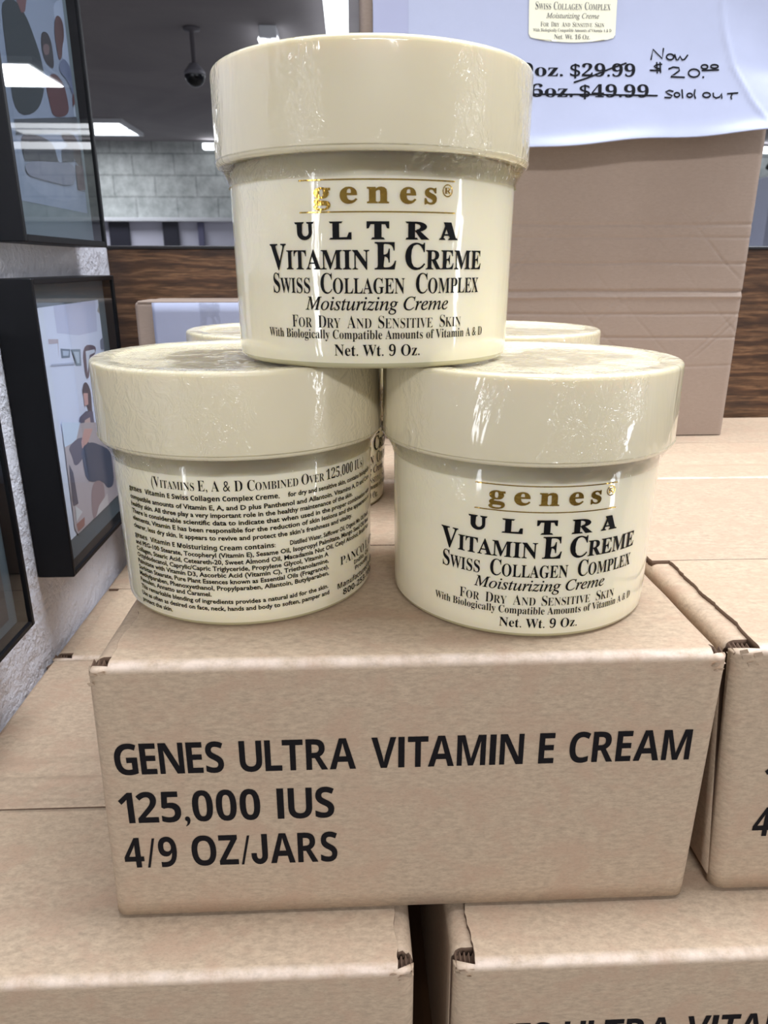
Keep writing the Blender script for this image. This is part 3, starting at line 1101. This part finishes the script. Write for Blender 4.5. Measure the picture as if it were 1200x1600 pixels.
# ------------------------------------------------------------------ picture frames on the left wall
k = NT('frame_glass')
k.t.nodes.remove(k.b)
tr = k.n('BsdfTransparent', {'Color': (0.93, 0.96, 0.97, 1)})
ge = k.n('NewGeometry')
gl = k.n('BsdfGlossy', {'Color': (1, 1, 1, 1), 'Roughness': 0.015})
fr = k.n('Fresnel', {'IOR': 1.45})
mx = k.n('MixShader', {0: k.math('MULTIPLY', fr.outputs[0], k.math('SUBTRACT', 1.0, ge.outputs['Backfacing']))})
k.t.links.new(tr.outputs[0], mx.inputs[1])
k.t.links.new(gl.outputs[0], mx.inputs[2])
k.t.links.new(mx.outputs[0], k.out.inputs[0])
M_glass = k.m
M_mat = plain('grey_green_mat', (92, 100, 106), 0.7)
F3=[
( (150, 158, 182) , [(0.3749, 0.1086), (0.467, 0.1357), (0.4591, 0.0768), (0.4643, 0.0651), (0.4518, 0.0321), (0.3706, 0.0311), (0.3698, 0.0616)] ),
( (178, 186, 210) , [(0.4397, 0.1273), (0.4644, 0.1346), (0.4608, 0.0963), (0.4477, 0.0993), (0.4413, 0.104), (0.4377, 0.1184)] ),
( (196, 202, 222) , [(0.4549, 0.1037), (0.4608, 0.0963), (0.4587, 0.077), (0.4485, 0.0752), (0.4529, 0.0869), (0.4539, 0.0935)] ),
( (44, 50, 58) , [(0.3728, 0.1055), (0.379, 0.1098), (0.3898, 0.113), (0.3999, 0.1099), (0.4058, 0.1042), (0.413, 0.0948), (0.4135, 0.0834), (0.3988, 0.069), (0.3713, 0.063), (0.3716, 0.0822)] ),
( (120, 80, 84) , [(0.3909, 0.1133), (0.4036, 0.1171), (0.3997, 0.111), (0.3949, 0.1091)] ),
( (58, 50, 58) , [(0.4164, 0.107), (0.4232, 0.1093), (0.4276, 0.1082), (0.4296, 0.1037), (0.4286, 0.0942), (0.4221, 0.0936), (0.4156, 0.0954), (0.4141, 0.1007)] ),
( (120, 96, 98) , [(0.4168, 0.1018), (0.4224, 0.104), (0.4257, 0.1032), (0.4239, 0.0998), (0.4189, 0.0978), (0.4163, 0.0988)] ),
( (90, 44, 50) , [(0.413, 0.0854), (0.4269, 0.0929), (0.4389, 0.0903), (0.4422, 0.0848), (0.443, 0.0759), (0.4184, 0.0703), (0.4157, 0.0762)] ),
( (96, 62, 64) , [(0.4389, 0.12), (0.4455, 0.1222), (0.45, 0.12), (0.4486, 0.1127), (0.4442, 0.1082), (0.4424, 0.1034), (0.4377, 0.0997), (0.4356, 0.1026), (0.4347, 0.1121)] ),
( (110, 118, 150) , [(0.4421, 0.1024), (0.4488, 0.1022), (0.4558, 0.0984), (0.4604, 0.0953), (0.4583, 0.0898), (0.4499, 0.0868), (0.4478, 0.0922), (0.4328, 0.0951)] ),
( (110, 60, 62) , [(0.4505, 0.0864), (0.4556, 0.0883), (0.4529, 0.0832), (0.4493, 0.0811)] ),
( (74, 76, 84) , [(0.3698, 0.0616), (0.4591, 0.0768), (0.4612, 0.0695), (0.3695, 0.0555)] ),
( (70, 64, 72) , [(0.3731, 0.0572), (0.3975, 0.0593), (0.4137, 0.0579), (0.4159, 0.0503), (0.421, 0.05), (0.3737, 0.0451)] ),
( (64, 46, 46) , [(0.4227, 0.0649), (0.4442, 0.0678), (0.4523, 0.0619), (0.4571, 0.0544), (0.4559, 0.0513), (0.444, 0.0518), (0.4331, 0.0607)] ),
( (48, 46, 58) , [(0.3732, 0.0521), (0.4065, 0.0581), (0.4159, 0.0503), (0.4105, 0.0492), (0.3749, 0.0456)] ),
( (46, 44, 60) , [(0.4235, 0.0566), (0.4328, 0.0597), (0.4407, 0.0585), (0.4402, 0.0533), (0.4226, 0.0506)] ),
( (132, 132, 152) , [(0.3744, 0.0456), (0.4158, 0.0498), (0.4413, 0.0525), (0.438, 0.0398), (0.3912, 0.0393), (0.3737, 0.0395)] ),
( (92, 72, 78) , [(0.4409, 0.0515), (0.4563, 0.0523), (0.4532, 0.0402), (0.4406, 0.039)] ),
]
F2=[
( (205, 205, 228) , [(0.3716, -0.0181), (0.4664, -0.0184), (0.4668, -0.0477), (0.451, -0.0996), (0.3705, -0.0815)] ),
( (186, 184, 212) , [(0.3848, -0.0187), (0.4481, -0.0185), (0.4449, -0.0363), (0.4151, -0.036), (0.385, -0.0323)] ),
( (160, 150, 150) , [(0.4491, -0.0253), (0.4652, -0.0215), (0.4646, -0.0256), (0.4538, -0.027)] ),
( (176, 160, 172) , [(0.3725, -0.0341), (0.3852, -0.0353), (0.3824, -0.0445), (0.3838, -0.0372), (0.3724, -0.0365)] ),
( (110, 118, 136) , [(0.3863, -0.0401), (0.3994, -0.0418), (0.3972, -0.0459), (0.3859, -0.0449)] ),
( (170, 178, 200) , [(0.3886, -0.0414), (0.3972, -0.0425), (0.3957, -0.0447), (0.3884, -0.044)] ),
( (128, 138, 156) , [(0.4001, -0.0419), (0.4139, -0.0433), (0.4122, -0.052), (0.4041, -0.051), (0.4036, -0.0464)] ),
( (178, 186, 206) , [(0.4032, -0.0435), (0.4112, -0.0444), (0.41, -0.0504), (0.4065, -0.05)] ),
( (104, 88, 100) , [(0.4165, -0.0414), (0.4387, -0.0434), (0.4377, -0.0481), (0.4256, -0.0507), (0.422, -0.0603), (0.4158, -0.0594)] ),
( (200, 200, 216) , [(0.4211, -0.0452), (0.436, -0.0457), (0.4363, -0.0474), (0.4267, -0.048), (0.4199, -0.0572)] ),
( (120, 120, 140) , [(0.4473, -0.0417), (0.4657, -0.0404), (0.4649, -0.0475), (0.4472, -0.0469)] ),
( (168, 170, 194) , [(0.3708, -0.046), (0.4026, -0.049), (0.4022, -0.05), (0.3711, -0.0468)] ),
( (84, 70, 82) , [(0.411, -0.0614), (0.4166, -0.0614), (0.4212, -0.0669), (0.4197, -0.0752), (0.4188, -0.0865), (0.4145, -0.0799), (0.4114, -0.0709), (0.4075, -0.0664)] ),
( (196, 150, 150) , [(0.409, -0.0666), (0.4159, -0.0677), (0.4144, -0.0737), (0.4087, -0.0737)] ),
( (92, 86, 108) , [(0.3992, -0.078), (0.4092, -0.0766), (0.4201, -0.0787), (0.4199, -0.0926), (0.3929, -0.0866)] ),
( (190, 160, 160) , [(0.406, -0.081), (0.4141, -0.081), (0.4136, -0.0912), (0.4001, -0.0882)] ),
( (120, 120, 142) , [(0.3808, -0.078), (0.3835, -0.0802), (0.3874, -0.0853), (0.3834, -0.0844)] ),
( (176, 160, 166) , [(0.3745, -0.0758), (0.4644, -0.0943), (0.444, -0.1473), (0.4244, -0.144), (0.3709, -0.1406), (0.3717, -0.1183), (0.3727, -0.0884)] ),
( (196, 204, 226) , [(0.3732, -0.0755), (0.3983, -0.0807), (0.3889, -0.0889), (0.3727, -0.0884)] ),
( (100, 90, 104) , [(0.3766, -0.0893), (0.3957, -0.0876), (0.41, -0.0938), (0.3976, -0.0997), (0.3824, -0.1021), (0.3806, -0.0948)] ),
( (196, 150, 146) , [(0.4031, -0.0852), (0.4158, -0.0879), (0.4069, -0.0931), (0.3961, -0.0952), (0.396, -0.0911)] ),
( (76, 80, 100) , [(0.3931, -0.0945), (0.4084, -0.0934), (0.4257, -0.0999), (0.4407, -0.1067), (0.4414, -0.1154), (0.4406, -0.1285), (0.4269, -0.1271), (0.4217, -0.1204), (0.3956, -0.114), (0.3947, -0.103)] ),
( (150, 126, 130) , [(0.4068, -0.116), (0.4217, -0.1204), (0.4221, -0.1295), (0.4138, -0.141), (0.398, -0.1393), (0.3992, -0.1223)] ),
( (190, 178, 180) , [(0.4098, -0.132), (0.426, -0.1294), (0.4257, -0.1405), (0.4138, -0.141), (0.4031, -0.1399)] ),
( (90, 84, 98) , [(0.3749, -0.0978), (0.3788, -0.1034), (0.3799, -0.121), (0.3726, -0.1198)] ),
( (150, 104, 98) , [(0.3732, -0.1305), (0.3859, -0.1307), (0.3843, -0.135), (0.3746, -0.1351)] ),
( (196, 190, 196) , [(0.3753, -0.1207), (0.384, -0.1271), (0.3736, -0.1294)] ),
]
F1=[
( (70, 62, 62) , [(0.2861, -0.0145), (0.3237, -0.0349), (0.3047, -0.0947), (0.3044, -0.1334), (0.2442, -0.1294)] ),
( (205, 205, 216) , [(0.2853, -0.0168), (0.3195, -0.0318), (0.3049, -0.0778), (0.3036, -0.0944), (0.3005, -0.0979), (0.2908, -0.0986), (0.257, -0.0943)] ),
( (128, 110, 104) , [(0.257, -0.0943), (0.2908, -0.0986), (0.3021, -0.0985), (0.3019, -0.1039), (0.2977, -0.1053), (0.2785, -0.1024), (0.2546, -0.1009)] ),
( (88, 80, 80) , [(0.2546, -0.1009), (0.2973, -0.1066), (0.2972, -0.1302), (0.2752, -0.126)] ),
]

_photo_mats = {}


def photo_mat(c):
    if c not in _photo_mats:
        _photo_mats[c] = plain('photo_print_tone', c, 0.6)
    return _photo_mats[c]


def soft(pts):
    for _ in range(2 if len(pts) > 5 else 0):
        q = []
        for i, a in enumerate(pts):
            b = pts[(i + 1) % len(pts)]
            q += [(a[0] * .75 + b[0] * .25, a[1] * .75 + b[1] * .25), (a[0] * .25 + b[0] * .75, a[1] * .25 + b[1] * .75)]
        pts = q
    return pts


def frame(label, y0, y1, z0, z1, depth, lip, polys, back, pad, inset=0.009, group='black framed photographs on the white wall'):
    """hung on the left wall, facing +x; y/z extents, z relative to the eye"""
    t = thing('picture_frame', label, 'picture frame', (XW, (y0 + y1) / 2, E + z0), 0, group)
    oy, oz = (y0 + y1) / 2, z0
    bm = bmesh.new()
    for a in ((y0, y0 + lip, z0, z1), (y1 - lip, y1, z0, z1), (y0 + lip, y1 - lip, z0, z0 + lip), (y0 + lip, y1 - lip, z1 - lip, z1)):
        bx(bm, 0.0003, depth, a[0] - oy, a[1] - oy, a[2] - oz, a[3] - oz, 0.0004, 1)
    add_obj('frame', bm, M_black, t)
    xp = depth - inset
    add_obj('mat_board', box_bm(0.0006, xp - 0.0004, y0 + lip - oy, y1 - lip - oy, lip, z1 - z0 - lip), M_mat, t)
    bm = bmesh.new()
    mats, idx = [], {}
    def use(c):
        if c not in idx:
            idx[c] = len(mats)
            mats.append(photo_mat(c))
        return idx[c]
    yc0, yc1, zc0, zc1 = pad
    layer = 0
    for c, pts in [(back, [(yc0, zc0), (yc1, zc0), (yc1, zc1), (yc0, zc1)])] + polys:
        x = xp - 0.0003 + layer * 0.00003
        layer += 1
        vs = [bm.verts.new((x, min(max(a, yc0), yc1) - oy, min(max(b, zc0), zc1) - oz)) for a, b in (soft(pts) if layer > 1 else pts)]
        f = bm.faces.new(vs)
        f.material_index = use(c)
    bmesh.ops.triangulate(bm, faces=bm.faces[:])
    bmesh.ops.reverse_faces(bm, faces=[f for f in bm.faces if f.normal.x < 0])
    add_obj('photo_print', bm, mats, t)
    add_obj('glass', box_bm(depth - 0.0022, depth - 0.0010, y0 + lip - oy, y1 - lip - oy, lip, z1 - z0 - lip), M_glass, t)
    return t


frame('black framed group photo hung high on the white wall, above the interior photo', 0.3475, 0.4620, 0.0100, 0.1900, 0.0185, 0.0032, [((int(a[0] * .8), int(a[1] * .8), int(a[2] * .8)), b) for a, b in F3], (112, 119, 138), (0.3560, 0.4530, 0.0280, 0.1800), 0.006)
frame('deep black frame with a photo of a bright room, under the group photo', 0.3475, 0.4670, -0.1500, -0.0055, 0.0185, 0.0026, [((min(250, int(a[0] * 1.1)), min(250, int(a[1] * 1.1)), min(250, int(a[2] * 1.08))), b) for a, b in F2], (226, 226, 242), (0.3560, 0.4530, -0.1365, -0.0190), 0.006)
frame('black framed picture nearest the viewer, cut by the frame edge', 0.1800, 0.2985, -0.1510, -0.0050, 0.0185, 0.0026, F1, (78, 70, 70), (0.1870, 0.2890, -0.1440, -0.0100), 0.006)

# ------------------------------------------------------------------ far room
def emit(name, rgb, strength):
    k = NT(name)
    k.p(Base_Color=lin(rgb), Roughness=0.4)
    k.b.inputs['Emission Color'].default_value = lin(rgb)
    k.b.inputs['Emission Strength'].default_value = strength
    return k.m


M_lamp = emit('lit_diffuser', (246, 250, 255), 3.2)
M_tube = emit('lit_tube', (246, 250, 255), 3.5)


def troffer(label, x0, x1, y0, y1):
    t = thing('ceiling_light', label, 'ceiling light', ((x0 + x1) / 2, (y0 + y1) / 2, CEIL), 0, 'lit ceiling panels in the far room')
    a, b = (x1 - x0) / 2, (y1 - y0) / 2
    bm = bmesh.new()
    for q in ((-a, a, -b, -b + .03), (-a, a, b - .03, b), (-a, -a + .03, -b + .03, b - .03), (a - .03, a, -b + .03, b - .03)):
        bx(bm, q[0], q[1], q[2], q[3], -0.03, -0.0005)
    bx(bm, -a + .03, a - .03, -.012, .012, -0.03, -0.0005)
    add_obj('frame', bm, M_white, t)
    for s in (-1, 1):
        add_obj('diffuser', box_bm(-a + .03, a - .03, min(.012 * s, (b - .03) * s), max(.012 * s, (b - .03) * s), -0.022, -0.0008), M_lamp, t)


troffer('lit ceiling panel in the far room, seen beside the high black frame', -3.0, -1.78, 6.48, 7.13)
troffer('lit ceiling panel of the far room behind the tall carton, nearer of two', 1.45, 2.67, 4.68, 5.28)
troffer('lit ceiling panel of the far room behind the tall carton, by the block wall', 1.30, 2.52, 6.50, 7.12)


def strip(label, loc, ln, rz, gap, group='fluorescent strip lights of the far room'):
    t = thing('strip_light', label, 'strip light', loc, rz, group)
    add_obj('housing', box_bm(-ln / 2, ln / 2, -gap * .5, gap * .5, 0.018, 0.06, 0.004, 1), M_white, t)
    for s in (-1, 1):
        bm = bmesh.new()
        tube(bm, [(-ln / 2 + .02, s * gap * .38, 0.004), (ln / 2 - .02, s * gap * .38, 0.004)], 0.019, 8)
        add_obj('tube', bm, M_tube, t)
        add_obj('lamp_holder', box_bm(-ln / 2 if s < 0 else ln / 2 - .02, -ln / 2 + .02 if s < 0 else ln / 2, -gap * .5, gap * .5, 0.006, 0.018), M_white, t)
    return t


strip('fluorescent strip light on the far ceiling, left of two running away above the top jar', (-0.385, 4.72, CEIL - 0.0605), 1.3, radians(90), 0.085)
strip('fluorescent strip light on the far ceiling, right of two running away above the top jar', (-0.050, 4.25, CEIL - 0.0605), 1.6, radians(90), 0.085)
t = thing('wall_light', 'long lit batten light high on the far block wall', 'wall light', (1.6, YF, E + 1.005))
add_obj('backplate', box_bm(-2.95, 2.95, -0.10, -0.0005, 0.012, 0.05), M_white, t)
add_obj('diffuser', box_bm(-2.94, 2.94, -0.18, -0.10, 0.0, 0.052, 0.012, 2), M_tube, t)

t = thing('security_camera', 'dark dome security camera hanging on a rod from the far ceiling', 'security camera', (-0.757, 4.134, CEIL))
bm = bmesh.new()
lathe(bm, [(.0005, -.0), (.04, -.0), (.04, -.012), (.012, -.016), (.010, -.15), (.0005, -.151)], 20)
add_obj('rod', bm, plain('grey_rod', (96, 92, 98), .5), t)
bm = bmesh.new()
lathe(bm, [(.0005, -.150), (.022, -.152), (.034, -.168), (.046, -.182), (.052, -.190), (.052, -.204), (.0005, -.204)], 24)
add_obj('housing', bm, plain('grey_housing', (120, 118, 126), .4), t)
bm = bmesh.new()
lathe(bm, [(.050, -.204)] + [(.050 * cos(a), -.204 - .050 * sin(a)) for a in [q * pi / 20 for q in range(1, 10)]] + [(.0005, -.254)], 24)
add_obj('dome', bm, plain('smoked_dome', (14, 15, 18), .1), t)

for lb, x0, x1, c in (('dark upright board under the far ledge, broadest of three', -2.285, -2.097, M_dark), ('dark upright board under the far ledge, middle one of three', -1.782, -1.636, M_dark),
                      ('slim grey upright board under the far ledge, next to the top jar', -1.452, -1.395, plain('grey_laminate', (104, 104, 132), .5))):
    t = tag(add_obj('upright_board', box_bm(-(x1 - x0) / 2, (x1 - x0) / 2, -0.04, 0, 0, E + 0.390, 0.004, 1), c, loc=((x0 + x1) / 2, YF - 0.0605, 0)), lb, 'board', 'dark boards under the far ledge')

t = thing('storage_cabinet', 'pale grey cabinet far behind, seen past the right side of the tall carton', 'cabinet', (4.35, YF - 0.45, 0))
add_obj('body', box_bm(-0.6, 0.6, -0.20, 0.20, 0, E + 0.76, 0.006, 1), plain('pale_grey_metal', (176, 180, 200), .45), t)
for s in (0, 1):
    add_obj('door', box_bm(-0.59 + 0.59 * s, -0.005 + 0.59 * s, -0.215, -0.2005, E + 0.645, E + 0.755, 0.004, 1), plain('pale_grey_door', (186, 190, 208), .45), t)
add_obj('dark_rail', box_bm(-0.6, 0.6, -0.212, -0.2005, E + 0.60, E + 0.640), plain('grey_rail', (126, 128, 140), .5), t)  # darker grey band below the doors
t = thing('duffel_bag', 'black bag with a white patch on top of the far pale cabinet', 'bag', (4.35, YF - 0.45, E + 0.76))
bm = bmesh.new()
bmesh.ops.create_uvsphere(bm, u_segments=28, v_segments=16, radius=1)
for v in bm.verts:
    n_ = 1 + 0.10 * noise.noise(v.co * 2.2)
    c_ = v.co * n_
    v.co = Vector((c_.x * .55, c_.y * .17, max(0.0, 0.105 + c_.z * .115)))
for f in bm.faces:
    f.smooth = True
add_obj('bag_body', bm, plain('black_cloth', (20, 20, 24), .8), t)
bm = bmesh.new()
P = [[(-0.52 + .12 * i / 8 + .03 * j, -0.165 - .01 * sin(i), 0.02 + .11 * j / 5) for i in range(9)] for j in range(6)]
grid(bm, P)
solid(add_obj('white_patch', bm, M_white, t), 0.01)
bm = bmesh.new()
tube(bm, [(-.2 + .4 * q / 12, -.05, .19 + .06 * sin(pi * q / 12)) for q in range(13)], .012, 6)
add_obj('handle', bm, plain('black_strap', (18, 18, 20), .8), t)
